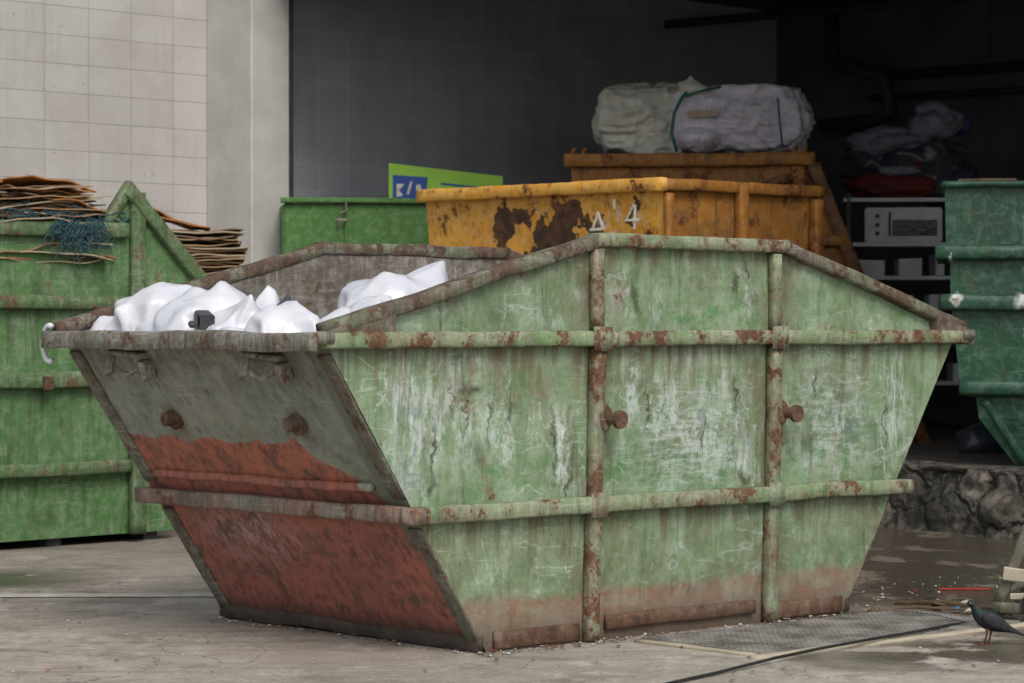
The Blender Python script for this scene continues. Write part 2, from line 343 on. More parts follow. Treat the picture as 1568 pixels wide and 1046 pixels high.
# concrete ground
b=B('stained_concrete_ground')
gx=b.sep()
n1=b.noise(.55,detail=7,rough=.65); n2=b.noise(5,detail=6,rough=.75)
c=b.mix(b.rng(n1,.38,.62),(.33,.29,.245),(.45,.405,.35))
c=b.mix(b.m('MULTIPLY',b.rng(n2,.42,.62),.6),c,(.25,.215,.18))
st=b.rng(b.noise(1.7,b.map(loc=(7,3,0)),detail=8,rough=.72,dist=.6),.50,.61)
c=b.mix(b.m('MULTIPLY',st,.6),c,(.15,.125,.10))
pale=b.rng(b.noise(2.6,b.map((1,.6,1),loc=(1,9,0)),detail=8,rough=.74),.53,.64)
c=b.mix(b.m('MULTIPLY',pale,.6),c,(.60,.56,.50))
c=b.mix(b.m('MULTIPLY',b.rng(b.noise(60,detail=2),.60,.70),.7),c,(.12,.10,.085))
c=b.mix(b.m('MULTIPLY',b.rng(b.noise(38,b.map(loc=(4,4,4)),detail=2),.62,.72),.55),c,(.68,.65,.58))
cr=b.line(.8,.0022,detail=6,dist=.4); c=b.mix(b.m('MULTIPLY',cr,.7),c,(.06,.055,.05))
tr=b.rng(b.noise(1,b.map((.5,9,1),(0,0,-.35)),detail=4),.54,.64); c=b.mix(b.m('MULTIPLY',tr,.35),c,(.17,.15,.125))
wz=b.m('MULTIPLY',b.rng(gx[1],11.7,12.5),b.rng(gx[0],1.2,1.9))
wz=b.m('MAXIMUM',wz,b.m('MULTIPLY',b.rng(gx[1],12.9,13.3),b.m('MULTIPLY',b.rng(gx[1],14.3,13.8),b.rng(gx[0],-1.9,-2.5))))
wn=b.noise(1.6,b.map((1.6,1,1),loc=(2,2,2)),detail=7,rough=.7)
wet=b.m('MULTIPLY',wz,b.rng(wn,.39,.46))
wet2=b.mul(b.rng(gx[1],9.9,10.4),b.rng(gx[1],12.4,11.8),b.rng(gx[0],.7,1.4),b.rng(b.noise(2.2,b.map(loc=(8,1,1)),detail=6),.42,.48))
wet=b.m('MAXIMUM',wet,wet2)
damp=b.mul(b.rng(gx[1],11.3,12.5),b.rng(gx[0],1.0,1.9)); c=b.mix(b.m('MULTIPLY',damp,.6),c,(.12,.095,.066))
dk=b.rng(gx[1],13.6,15.5); c=b.mix(b.m('MULTIPLY',dk,.55),c,(.13,.11,.09))
c=b.mix(b.m('MULTIPLY',wet,.78),c,(.060,.048,.033))
b.bump(b.m('ADD',b.noise(3,detail=6),b.m('MULTIPLY',b.noise(40,detail=2),.25)),.5,.03)
m_ground=b.done(c,b.m('MINIMUM',b.rng(wet,0,1,.85,.16),b.rng(damp,0,1,.85,.5)),0,.4)

def blocks(name,c1,c2,mortar,dirt,du,dv):
    b=B(name); s=b.sep()
    cb=b.nt.nodes.new('ShaderNodeCombineXYZ'); b.set(cb.inputs[0],s[0]); b.set(cb.inputs[1],s[2])
    br=b.nt.nodes.new('ShaderNodeTexBrick'); b.set(br.inputs['Vector'],cb.outputs[0])
    br.offset=0; br.inputs['Scale'].default_value=1; br.inputs['Mortar Size'].default_value=.004; br.inputs['Mortar Smooth'].default_value=.6
    br.inputs['Brick Width'].default_value=du; br.inputs['Row Height'].default_value=dv
    br.inputs['Color1'].default_value=(*c1,1);br.inputs['Color2'].default_value=(*c2,1);br.inputs['Mortar'].default_value=(*mortar,1)
    c=b.mix(b.m('MULTIPLY',b.rng(b.noise(2,detail=6,rough=.7),.42,.66),.35),br.outputs[0],dirt)
    c=b.mix(b.m('MULTIPLY',b.rng(b.noise(1,b.map((9,9,.8)),detail=5),.55,.7),.3),c,dirt)
    c=b.mix(b.m('MULTIPLY',b.rng(b.noise(26,detail=2),.69,.73),.8),c,(.16,.12,.10))
    b.bump(b.m('ADD',b.m('MULTIPLY',br.outputs['Fac'],-1.),b.m('MULTIPLY',b.noise(12,detail=3),.35)),.5,.01)
    return b.done(c,.5,0,.35)
m_wall=blocks('white_painted_block',(.455,.435,.42),(.50,.48,.465),(.34,.325,.31),(.30,.27,.245),.40,.212)
m_wall_in=blocks('grey_glazed_tile',(.42,.435,.48),(.46,.475,.52),(.62,.63,.66),(.25,.25,.27),.31,.212)
m_back=plain('shade_darkened_wall',(.065,.066,.075),(.105,.107,.115),2)  # interior shade is put into the colour of these walls
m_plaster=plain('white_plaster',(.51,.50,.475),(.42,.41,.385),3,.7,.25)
m_ceil=plain('dark_ceiling',(.06,.06,.065),(.10,.10,.105),2)  # dark tone painted in to keep the interior dim
m_roof=plain('concrete_roof',(.25,.25,.24),(.32,.31,.3),3)
m_dark=plain('dark_steel',(.03,.035,.04),(.06,.06,.065),12,.5)
m_foot=plain('dark_brown_steel_foot',(.045,.038,.034),(.09,.065,.05),12,.7)  # mottled near-black and brown tone for the end foot
m_pipe=plain('dark_green_pipe',(.022,.045,.042),(.035,.055,.05),10,.5)
m_hose=plain('black_rubber',(.015,.015,.016),(.03,.03,.03),20,.45)
m_card=plain('cardboard_brown',(.36,.22,.12),(.26,.16,.09),6,.85,.2)
m_card2=plain('cardboard_pale',(.46,.37,.25),(.34,.27,.18),6,.85,.2)
m_card3=plain('cardboard_orange',(.45,.19,.06),(.33,.15,.05),6,.85,.2)
m_card4=plain('cardboard_dark',(.13,.085,.055),(.20,.13,.08),6,.85,.2)
m_net=plain('blue_netting',(.03,.075,.10),(.045,.11,.14),20,.6)
m_plat=plain('shade_darkened_floor',(.085,.078,.07),(.17,.155,.135),3,.5,.5)  # dark floor colour stands in for the shadow on the platform
m_appl=plain('dirty_white_enamel',(.62,.64,.67),(.46,.47,.50),5,.45)
m_black=plain('black_glass',(.012,.013,.015),(.02,.02,.022),5,.2)
m_lime=plain('lime_signboard',(.30,.55,.06),(.25,.48,.05),4,.5)
m_blue=plain('blue_sign_print',(.02,.06,.28),(.03,.08,.32),8,.5)
m_red=plain('red_cloth',(.20,.028,.028),(.08,.02,.02),7,.8)
m_navy=plain('navy_cloth',(.08,.10,.22),(.05,.06,.14),7,.8)
m_line=plain('worn_white_line',(.62,.59,.53),(.42,.38,.33),9,.8)
m_kerb=plain('pale_concrete_edge',(.45,.40,.30),(.34,.30,.23),6,.85)
m_strap=plain('green_strap',(.02,.10,.09),(.03,.14,.12),7,.6)
b=B('mossy_rubble_stone')
c=b.mix(b.rng(b.noise(6,detail=6,rough=.75),.38,.62),(.05,.044,.036),(.20,.175,.145))
vn=b.nt.nodes.new('ShaderNodeTexVoronoi'); vn.feature='DISTANCE_TO_EDGE'; vn.inputs['Scale'].default_value=3.2; b.set(vn.inputs['Vector'],b.warp(.25,4))
c=b.mix(b.rng(vn.outputs[0],.06,.0),c,(.018,.017,.015))
c=b.mix(b.m('MULTIPLY',b.rng(b.noise(2.3,b.map(loc=(5,5,5)),detail=4),.48,.60),.75),c,(.03,.032,.025))
b.bump(b.m('ADD',b.rng(vn.outputs[0],0,.12),b.noise(14,detail=5)),.9,.04); m_stone=b.done(c,.8)

# ================================================================ GROUND
bm=bmesh.new(); poly(bm,[(-400,-400,0),(400,-400,0),(400,400,0),(-400,400,0)]); mk(bm,'ground',m_ground)
bm=bmesh.new()
for x0,x1 in ((-4.2,-2.9),(-2.85,-1.2)):
    poly(bm,[(x0,12.64,.004),(x1,12.68,.004),(x1,12.82,.004),(x0,12.80,.004)])
mk(bm,'painted_line',m_line)

# ================================================================ MAIN SKIP
ANG=math.radians(42.08)
SK=empty('skip_container',(-.0995,10.57,0),ANG)
zr=1.232
pl=[(0,0),(zr,-.835),(1.61,.53)]
pr=[(0,2.10),(zr,2.85),(1.61,1.66)]
W=1.70; LN=.035
skip_shell(SK,pl,pr,W,LN,zr,m_side,m_end,m_in,.010)
def yl(z): return -LN*min(z/zr,1)
OUT=V((0,-1,0))
for far in (0,1):
    def Y(z,o): return (W-yl(z)+o) if far else yl(z)-o
    sx='far' if far else 'near'
    bm=bmesh.new()
    beam(bm,(-.86,Y(zr,.027),zr-.008),(2.88,Y(zr,.027),zr-.008),OUT,.055,.062,.003)
    beam(bm,(-.44,Y(.56,.03),.555),(2.10+.365,Y(.56,.03),.555),OUT,.06,.066,.003)
    mk(bm,sx+'_side_rails',m_frame,SK,True)
    bm=bmesh.new()
    for x in (X1,X2):
        beam(bm,(x,Y(0,.024),.01),(x,Y(zr,.024),zr-.045),OUT,.048,.064,.003)
        beam(bm,(x,Y(zr,.022),zr+.028),(x,Y(zr,.022),1.585),OUT,.044,.056,.003)
        for z in (zr-.008,.555):
            beam(bm,(x,Y(z,.056),z-.05),(x,Y(z,.056),z+.05),OUT,.012,.10,.002,.004)
    mk(bm,sx+'_side_ribs',m_rib,SK,True)
    bm=bmesh.new()
    beam(bm,(X1+.09,Y(.08,.012),.075),(X2-.09,Y(.08,.012),.075),OUT,.03,.06,.003)
    beam(bm,(.03,Y(.05,.006),.045),(X1-.05,Y(.05,.006),.045),OUT,.016,.07,.003)
    beam(bm,(X2+.05,Y(.05,.006),.045),(2.09,Y(.05,.006),.045),OUT,.016,.07,.003)
    mk(bm,sx+'_skid_rail',m_rust,SK,True)
    bm=bmesh.new()
    beam(bm,(-.85,Y(zr,.012),zr+.028),(X1,Y(zr,.012),1.618),OUT,.07,.056,.004)
    mk(bm,sx+'_left_sloping_beam',m_slope,SK,True)
    bm=bmesh.new()
    beam(bm,(X1-.012,Y(zr,.012),1.62),(1.67,Y(zr,.012),1.62),OUT,.072,.056,.004)
    mk(bm,sx+'_top_beam',m_frame if not far else m_slope,SK,True)
    bm=bmesh.new()
    beam(bm,(1.655,Y(zr,.012),1.618),(2.88,Y(zr,.012),zr+.03),OUT,.07,.054,.004)
    mk(bm,sx+'_right_sloping_beam',m_slope,SK,True)
    bm=bmesh.new()
    for a,c,h in ((-.85,-.53,.10),(2.88,2.66,.09)):
        pts=[(a,zr-.035),(c,zr-.035),(c,zr+h),(a,zr+.03)]
        f=[(x,Y(zr,.050),z) for x,z in pts]; g=[(x,Y(zr,-.002),z) for x,z in pts]
        vs=[bm.verts.new(p) for p in f]+[bm.verts.new(p) for p in g]
        for q in((0,1,2,3),(4,5,6,7),(0,1,5,4),(1,2,6,5),(2,3,7,6),(3,0,4,7)): bm.faces.new([vs[i] for i in q])
    mk(bm,sx+'_corner_gussets',m_dframe,SK)
    bm=bmesh.new()
    for x in (X1+.05,X2+.05):
        tube(bm,[(x,Y(.9,.0),.905),(x,Y(.9,.015),.905)],.055,18)
        tube(bm,[(x,Y(.9,.015),.905),(x,Y(.9,.10),.90)],.024,16)
        tube(bm,[(x,Y(.9,.10),.90),(x,Y(.9,.12),.90)],.037,16)
        beam(bm,(x-.06,Y(.9,.03),.95),(x-.02,Y(.9,.05),.86),OUT,.03,.03,.002)
    mk(bm,sx+'_lifting_pins',m_rust,SK)
for right in (0,1):
    pf=pr if right else pl; sg=1 if right else -1
    nm='right' if right else 'left'
    bm=bmesh.new()
    xe=interp(pf,zr)+sg*.035
    beam(bm,(xe,-.095,zr+.002),(xe,W+.07,zr+.002),(1,0,0),.085,.045,.004)
    beam(bm,(xe+sg*.040,-.09,zr-.014),(xe+sg*.040,W+.065,zr-.014),(1,0,0),.012,.066,.004,.003)
    mk(bm,nm+'_end_rim',m_rim,SK,True)
    bm=bmesh.new()
    xm=interp(pf,.555)+sg*.035
    beam(bm,(xm,-.075,.555),(xm,W+.065,.555),(1,0,0),.072,.064,.004)
    mk(bm,nm+'_end_mid_rail',m_mid if not right else m_frame,SK,True)
    bm=bmesh.new()
    xs=interp(pf,.655)+sg*.012
    beam(bm,(xs,.14,.655),(xs,W-.10,.655),(1,0,0),.035,.035,.004)
    mk(bm,nm+'_end_ledge',m_end,SK,True)
    bm=bmesh.new()
    for y0 in (.035,W-.035):
        for za,zb in ((.62,1.17),(.03,.50)):
            k=(-.02 if y0<1 else .02)
            beam(bm,(interp(pf,za)+sg*.004,y0+k*za,za),(interp(pf,zb)+sg*.004,y0+k*zb,zb),(1,0,0),.014,.075,.002,.004)
    mk(bm,nm+'_end_corner_strips',m_dframe,SK,True)
    bm=bmesh.new()
    xb=interp(pf,.04)+sg*.006
    beam(bm,(xb,-.01,.035),(xb,W+.01,.035),(1,0,0),.02,.062,.006)
    mk(bm,nm+'_end_foot',m_foot,SK,True)
    bm=bmesh.new()
    for y in (.36,1.27):
        z=1.13; x=interp(pf,z)
        beam(bm,(x+sg*.03,y-.10,z+.025),(x+sg*.05,y+.10,z+.04),(1,0,0),.07,.022,.001)
        beam(bm,(x+sg*.065,y+.09,z+.03),(x+sg*.10,y+.06,z-.05),(1,0,0),.022,.05,.001)
        beam(bm,(x+sg*.03,y-.09,z+.01),(x+sg*.0,y-.08,z-.07),(1,0,0),.06,.04,.001)
        tube(bm,[(x+sg*.03,y-.06,z-.02),(x+sg*.07,y-.02,z-.055),(x+sg*.08,y+.04,z-.03)],.013,8)
    mk(bm,nm+'_end_chain_hooks',m_rim,SK)
    bm=bmesh.new()
    for y in (.40,1.22):
        z=.90; x=interp(pf,z)
        tube(bm,[(x,y,z),(x+sg*.02,y,z-.005)],.046,18)
        tube(bm,[(x+sg*.02,y,z),(x+sg*.06,y,z-.005)],.030,16)
    mk(bm,nm+'_end_stubs',m_rust,SK)
bm=bmesh.new()
tube(bm,[(-.88, W+.05+.05*math.sin(t), zr-.03+.075*math.cos(t)) for i,t in enumerate([math.pi*k/10 for k in range(-1,12)])],.012,10)
mk(bm,'white_handle_loop',m_bag,SK,True)
RB=empty('rubbish_bags',SK.location,ANG)
def clampf(p):
    x=interp(pl,max(0,min(p.z,zr)))+.03
    if p.z<zr and p.x<x: p.x=x+(.01*nz(p*20))
    if p.y<.0: p.y=.0+.005*nz(p*20)
    return p
bags_object([(-.52,1.42,1.20,.27,.24,.25,101,3,(.3,.5,.6)),(-.68,1.56,1.21,.12,.13,.11,102,2,None),(-.52,1.12,1.18,.24,.25,.26,103,3,None),(-.56,.86,1.18,.18,.18,.17,104,3,(-.1,-.4,.9)),
 (-.54,.58,1.15,.19,.18,.20,105,3,None),(-.42,.42,1.15,.15,.13,.17,106,2,(.2,-.2,.9)),(-.18,.50,1.17,.15,.16,.22,107,3,None),(.16,.74,1.22,.30,.26,.27,108,3,(.5,-.1,.8)),(.40,.66,1.15,.24,.24,.22,109,3,None),
 (-.30,1.0,1.15,.22,.2,.2,110,3,(0,0,1)),(.05,1.25,1.0,.3,.3,.22,111,3,None),(-.3,.15,1.03,.3,.14,.15,112,2,None),(-.66,1.28,1.22,.10,.12,.10,113,2,None),(-.70,.72,1.20,.08,.11,.08,114,2,None),
 (.75,.5,1.0,.35,.35,.3,115,3,None),(.8,1.2,1.0,.35,.35,.3,116,3,None),(1.5,.8,1.0,.45,.5,.3,117,3,None),(2.1,.7,1.0,.45,.5,.25,118,3,None)],'white_bags',m_bag,RB,clampf)
bags_object([(-.44,.70,1.33,.06,.05,.06,131,2,(0,0,1)),(-.68,1.02,1.27,.04,.05,.04,132,2,None),(-.30,.34,1.2,.06,.06,.05,133,2,None)],'dark_bags',m_bagk,RB,clampf)
bm=bmesh.new()
def f(u,v):
    p=V((-.55+3.2*u,.04+1.64*v,0)); p.z=.93+.08*nz(p*3)+.04*nz(p*9); return p
grid(bm,f,60,30); mk(bm,'loose_rubbish',m_bagk,RB,True)
bm=bmesh.new(); beam(bm,(-.73,.84,1.285),(-.67,.96,1.305),(0,0,1),.07,.06,.0005,.006); beam(bm,(-.765,.86,1.285),(-.725,.935,1.305),(0,0,1),.045,.006,.0,.001)
mk(bm,'grey_plastic_box',m_dark,RB)

# ================================================================ BUILDING
BANG=math.atan2(.72,.69)
BD=empty('building',(-3.69,19.5,0),BANG)
bm=bmesh.new(); box(bm,-8,2.2,0,.25,0,4.6); mk(bm,'white_block_wall',m_wall,BD)
bm=bmesh.new(); box(bm,2.2,9.2,0.0,.25,0,4.3); mk(bm,'inner_side_wall',m_wall_in,BD)
bm=bmesh.new()
beam(bm,(2.12,-.265,0),(2.12,-.265,4.6),(1,0,0),.385,.535,.0,.012,1); mk(bm,'corner_column',m_plaster,BD)
bm=bmesh.new()
beam(bm,(2.345,-.47,0),(2.345,-.47,4.2),(1,0,0),.05,.09,.001,.006,8); beam(bm,(2.40,-.40,0),(2.40,-.40,4.2),(1,0,0),.04,.03,.001,.004,8); mk(bm,'shutter_guide',m_dark,BD)
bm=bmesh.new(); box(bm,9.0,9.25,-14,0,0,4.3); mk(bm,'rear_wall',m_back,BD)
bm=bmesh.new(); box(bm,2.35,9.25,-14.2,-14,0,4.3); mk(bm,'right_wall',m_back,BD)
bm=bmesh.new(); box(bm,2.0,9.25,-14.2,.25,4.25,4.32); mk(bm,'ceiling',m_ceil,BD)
bm=bmesh.new(); box(bm,1.9,9.4,-14.4,.35,4.33,4.75); mk(bm,'roof_slab',m_roof,BD)
bm=bmesh.new(); box(bm,2.06,2.3,-14,-.54,3.98,4.24); mk(bm,'front_lintel',m_plaster,BD)
bm=bmesh.new()
x=8.85
tube(bm,[(x,-1.5,3.55),(x,-13,3.5)],.045,10); tube(bm,[(x,-1.2,3.35),(x,-3.0,3.33),(x,-13,3.28)],.03,10)
tube(bm,[(x-.3,-1.0,4.2),(x-.3,-1.0,3.75),(x-.3,-1.1,3.65),(x-.3,-1.3,3.6),(x-.25,-1.55,3.5),(x-.2,-1.6,3.2),(x-.2,-1.4,3.12),(x-.2,-.8,3.1)],.07,12)
tube(bm,[(x-1,-3.2,4.2),(x-1,-3.2,3.5)],.012,8); tube(bm,[(x-1.5,-.02,4.0),(x-1.5,-9,3.95)],.04,8)
mk(bm,'ceiling_pipes',m_pipe,BD,True)

PF=empty('loading_platform')
edge=[(1.85,17.85),(2.42,17.1),(3.04,16.15),(4.0,15.1),(6.5,12.6)]
bm=bmesh.new(); pts=[(x,y,.375) for x,y in edge]+[(11,17,.375),(11,26,.375),(3.0,26,.375),(2.9,21,.375)]
poly(bm,pts); bmesh.ops.triangulate(bm,faces=bm.faces); mk(bm,'platform_floor',m_plat,PF)
bm=bmesh.new()
cum=[0]
for a,c in zip(edge,edge[1:]): cum.append(cum[-1]+(V(c)-V(a)).length)
def ep(u):
    s=u*cum[-1]
    for i in range(len(edge)-1):
        if s<=cum[i+1]+1e-6:
            t=(s-cum[i])/(cum[i+1]-cum[i]); return V(edge[i]).lerp(V(edge[i+1]),t)
    return V(edge[-1])
def f(u,v):
    e=ep(u); 
    if v<.8: p=V((e.x-.12*(1-v/.8),e.y-.12*(1-v/.8),.41*v/.8-.02))
    else: t=(v-.8)/.2; p=V((e.x+.28*t,e.y+.28*t,.39))
    q=V((p.x*3,p.y*3,p.z*4)); k=.05*nz(q)+.07*(vor(q*.8)-.25)+.02*nz(q*5)
    k*= (1 if v<.8 else .4)
    return p+V((-.9*k,-.9*k,.5*k))
grid(bm,f,300,40); mk(bm,'rubble_edge',m_stone,PF,True)
bm=bmesh.new(); poly(bm,[(2.0,17.6,0.0),(2.9,21,0),(2.9,21,.374),(2.0,17.6,.374)]); mk(bm,'platform_left_face',m_stone,PF)

# ================================================================ LEFT GREEN SKIP
LG=empty('skip_container',(-2.22,15.9,.05),BANG)
plg=[(0,-3.3),(1.35,-3.7),(1.77,-3.5)]; prg=[(0,.30),(1.35,.62),(1.77,.24)]
skip_shell(LG,plg,prg,1.75,.04,1.35,m_lgreen,m_lgreen,m_in)
bm=bmesh.new()
for z,h in ((1.35,.075),(.91,.09),(.40,.075),(1.77,.09)):
    x1=interp(prg,z)+.02
    beam(bm,(interp(plg,z),-.065,z),(-.08 if z>.3 and z<1.7 else (x1 if z<1.7 else -.1),-.065,z),OUT,.055,h,.003)
beam(bm,(-.02,-.06,.0),(-.02,-.06,2.0),OUT,.05,.10,.003)
for x in (-1.1,-2.2): beam(bm,(x,-.062,.0),(x,-.062,1.72),OUT,.045,.06,.003)
beam(bm,(-.10,-.05,2.02),(.66,-.05,1.30),OUT,.09,.085,.003)
beam(bm,(-.25,-.045,1.80),(-.06,-.045,2.05),OUT,.06,.06,.003)
beam(bm,(-.12,1.78,2.0),(.66,1.78,1.30),OUT,.09,.085,.003)
beam(bm,(interp(plg,1.75),1.80,1.75),(-.1,1.80,1.75),OUT,.055,.09,.003)
beam(bm,(.62,-.05,1.33),(.62,1.8,1.33),(1,0,0),.06,.07,.003)
mk(bm,'frame',m_lgreen_f,LG,True)
bm=bmesh.new()
for q in (((-.28,-.045,1.75),(.22,-.045,1.75),(-.04,-.045,2.0)),((-.28,1.79,1.75),(.22,1.79,1.75),(-.04,1.79,2.0))): poly(bm,q)
mk(bm,'peak_plate',m_lgreen,LG)
bm=bmesh.new()
for x in (-3,-2.1,-1.0,-.55,.15):
    beam(bm,(x,.04,-.015),(x,1.7,-.015),(0,0,1),.07,.10,.002)
mk(bm,'feet',m_dark,LG)
bm=bmesh.new(); beam(bm,(-.72,-.10,.89),(-.66,-.10,.89),OUT,.02,.08,.001)
mk(bm,'latches',m_rust,LG)
CP=empty('cardboard_pile',LG.location,BANG)
mats=[m_card,m_card2,m_card3,m_card4]
bms=[bmesh.new() for _ in mats]
def sheet(bm,c,lx,ly,rz,tx,ty,curl,th=.008):
    R=Matrix.Rotation(rz,3,'Z')@Matrix.Rotation(tx,3,'X')@Matrix.Rotation(ty,3,'Y'); c=V(c); n=10
    s=random.random()*50
    g=[]
    for k in (0,1):
        gg=[]
        for i in range(n+1):
            row=[]
            for j in range(7):
                u=i/n-.5; v=j/6-.5
                p=V((u*lx,v*ly,curl*(u*u*4-.3)+.025*nz(V((u*3+s,v*3,s)))+(th if k else 0)))
                row.append(bm.verts.new(c+R@p))
            gg.append(row)
        g.append(gg)
    for k in(0,1):
        for i in range(n):
            for j in range(6): bm.faces.new((g[k][i][j],g[k][i+1][j],g[k][i+1][j+1],g[k][i][j+1]))
    for i in range(n):
        for j in (0,6): bm.faces.new((g[0][i][j],g[0][i+1][j],g[1][i+1][j],g[1][i][j]))
    for j in range(6):
        for i in (0,n): bm.faces.new((g[0][i][j],g[0][i][j+1],g[1][i][j+1],g[1][i][j]))
random.seed(3)
N=300
for i in range(N):
    t=i/N; z=1.58+.41*t
    lx=.3+random.random()*.55
    xr=-.10-.08*t-random.random()*.22 if i%2 else -.30-random.random()*1.9
    k=random.choice([0,1,3,3,0,2,1,3])
    sheet(bms[k],(xr-lx/2,.22+random.random()*.35,z),lx,.42+random.random()*.3,random.uniform(-.15,.15),random.uniform(-.06,.08),random.uniform(-.12,.08),random.uniform(-.03,.015),.007)
sheet(bms[2],(-.45,.4,2.03),.5,.6,.1,-.05,.14,-.02); sheet(bms[2],(-1.2,.4,2.04),.7,.6,-.1,-.05,.05,-.03); sheet(bms[2],(-.42,.2,1.92),.5,.5,.2,.06,.12,-.02)
for bmm,mm,i in zip(bms,mats,range(4)): mk(bmm,'sheets_%d'%i,mm,CP,False)
bm=bmesh.new(); random.seed(5)
for i in range(80):
    x=-.66+random.random()*.36; p=V((x,-.10-random.random()*.02,1.84-random.random()*.06)); pts=[p.copy()]
    L=random.randint(4,14)
    for k in range(L):
        p=p+V((random.uniform(-.035,.035),random.uniform(-.008,.006),random.uniform(-.035,.006))); p.y=min(p.y,-.097); pts.append(p.copy())
    tube(bm,pts,.0024,5)
for i in range(50):
    p=V((-1.0+random.random()*.9,-.03-random.random()*.05,1.82+random.random()*.04)); pts=[p.copy()]
    for k in range(10):
        p=p+V((random.uniform(-.02,.05),random.uniform(-.01,.01),random.uniform(-.016,.016))); pts.append(p.copy())
    tube(bm,pts,.0024,5)
nt_=mk(bm,'blue_net',m_net,None); nt_.location=LG.location; nt_.rotation_euler=(0,0,BANG)

CS=empty('cardboard_stack',(-2.08,17.9,0),.15)
bms=[bmesh.new() for _ in mats]; random.seed(9)
for i in range(110):
    z=.02+i*.0170
    sheet(bms[random.choice([0,1,1,1,3])],(random.uniform(-.03,.05),random.uniform(-.03,.03),z),.55+random.uniform(-.05,.08),.7,random.uniform(-.06,.06),0,random.uniform(-.01,.02),0,.009)
sheet(bms[2],(-.16,.0,1.96),.3,.6,0,0,.35,0); sheet(bms[2],(-.12,.0,1.93),.4,.6,0,0,.2,0)
for bmm,mm,i in zip(bms,mats,range(4)): mk(bmm,'sheets_%d'%i,mm,CS,False)

# ================================================================ GREEN BIN BY WALL
GB=empty('green_metal_bin',(-1.72,20.35,0),math.radians(8))
bm=bmesh.new(); box(bm,0,1.6,0,.9,.1,2.18)
bmesh.ops.bevel(bm,geom=bm.edges[:],offset=.015,segments=2,affect='EDGES'); mk(bm,'body',m_bgreen,GB)
bm=bmesh.new(); 
for z in (2.2,1.3,.2): beam(bm,(-.02,-.02,z),(1.62,-.02,z),OUT,.06,.04,.002)
beam(bm,(.47,-.015,.2),(.47,-.015,2.2),OUT,.02,.02,.001); mk(bm,'rails',m_bgreen,GB)
bm=bmesh.new(); tube(bm,[(.42,-.04,2.0),(.42,-.06,2.1),(.47,-.06,2.12),(.47,-.05,2.2)],.009,8); beam(bm,(.40,-.05,2.05),(.48,-.05,2.05),OUT,.02,.02,.001); mk(bm,'latch',m_rim,GB)

SG=empty('lime_signboard',(-.95,20.9,0),math.radians(3))
bm=bmesh.new(); pts=[(0,2.15),(0,2.51),(.88,2.41),(.88,2.1)]
vs=[bm.verts.new((x,0,z)) for x,z in pts]+[bm.verts.new((x,.02,z)) for x,z in pts]
for q in((0,1,2,3),(4,5,6,7),(0,1,5,4),(1,2,6,5),(2,3,7,6),(3,0,4,7)): bm.faces.new([vs[i] for i in q])
mk(bm,'board',m_lime,SG)
bm=bmesh.new(); poly(bm,[(.03,-.004,2.42),(.3,-.004,2.40),(.28,-.004,2.22),(.03,-.004,2.22)])
poly(bm,[(.40,-.004,2.36),(.84,-.004,2.315),(.84,-.004,2.30),(.40,-.004,2.345)]);mk(bm,'print',m_blue,SG)
bm=bmesh.new()
for k,(pp) in enumerate([[(0,0),(.05,.01),(.02,.05),(.06,.10),(.0,.10)],[(0,0),(.02,0),(.05,.1),(.03,.1)],[(0,0),(.05,0),(.05,.03),(.03,.1),(0,.09)]]):
    poly(bm,[(.06+.075*k+x,-.008,2.25+z+.02*(k%2)) for x,z in pp])
mk(bm,'lettering',m_white_mark,SG)
bm=bmesh.new(); tube(bm,[(.1,.04,0),(.1,.04,2.3)],.02,8); tube(bm,[(.75,.04,0),(.75,.04,2.2)],.02,8); mk(bm,'posts',m_dark,SG)

# ================================================================ YELLOW SKIP
YS=empty('yellow_skip_container',(.945,17.5,0),math.radians(43.5))
YL=1.55
ply=[(0,.35),(1.75,.04),(2.17,0)]; pry=[(0,YL-.35),(1.75,YL-.04),(2.17,YL)]
skip_shell(YS,ply,pry,2.22,.04,2.17,m_yel2,m_yel,m_in,.01,60,40)
bm=bmesh.new()
beam(bm,(-.03,-.08,2.175),(-.03,2.3,2.175),(1,0,0),.07,.085,.004)
beam(bm,(-.02,-.07,1.70),(-.02,2.3,1.70),(1,0,0),.06,.07,.004)
mk(bm,'end_rails',m_yel,YS,True)
bm=bmesh.new()
beam(bm,(.0,-.07,2.175),(YL,-.07,2.175),OUT,.06,.075,.004)
beam(bm,(.0,2.3,2.175),(YL,2.3,2.175),OUT,.06,.075,.004)
beam(bm,(.72,-.075,.1),(.72,-.075,2.20),OUT,.07,.085,.004)
beam(bm,(.03,-.065,1.2),(.03,-.065,2.12),OUT,.05,.06,.004)
beam(bm,(1.49,-.075,1.6),(1.49,-.075,2.12),OUT,.07,.085,.004)
beam(bm,(.05,-.07,1.55),(YL-.06,-.07,1.55),OUT,.05,.07,.004)
beam(bm,(YL,-.07,2.175),(YL,2.3,2.175),(1,0,0),.06,.075,.004)
mk(bm,'side_frame',m_yel2,YS,True)
bm=bmesh.new()
X=-.028
y,z=.52,1.95
beam(bm,(X,y+.05,z-.05),(X,y,z+.06),(1,0,0),.006,.018,.0,.001); beam(bm,(X-.003,y-.05,z-.05),(X-.003,y,z+.06),(1,0,0),.006,.018,.0,.001); beam(bm,(X-.006,y-.07,z-.05),(X-.006,y+.07,z-.055),(1,0,0),.006,.018,.0,.001)
y,z=.20,1.98
beam(bm,(X,y-.01,z-.09),(X,y-.02,z+.07),(1,0,0),.006,.016,.0,.001); beam(bm,(X-.003,y+.06,z-.03),(X-.003,y-.01,z+.07),(1,0,0),.006,.016,.0,.001); beam(bm,(X-.006,y-.06,z-.03),(X-.006,y+.07,z-.03),(1,0,0),.006,.016,.0,.001)
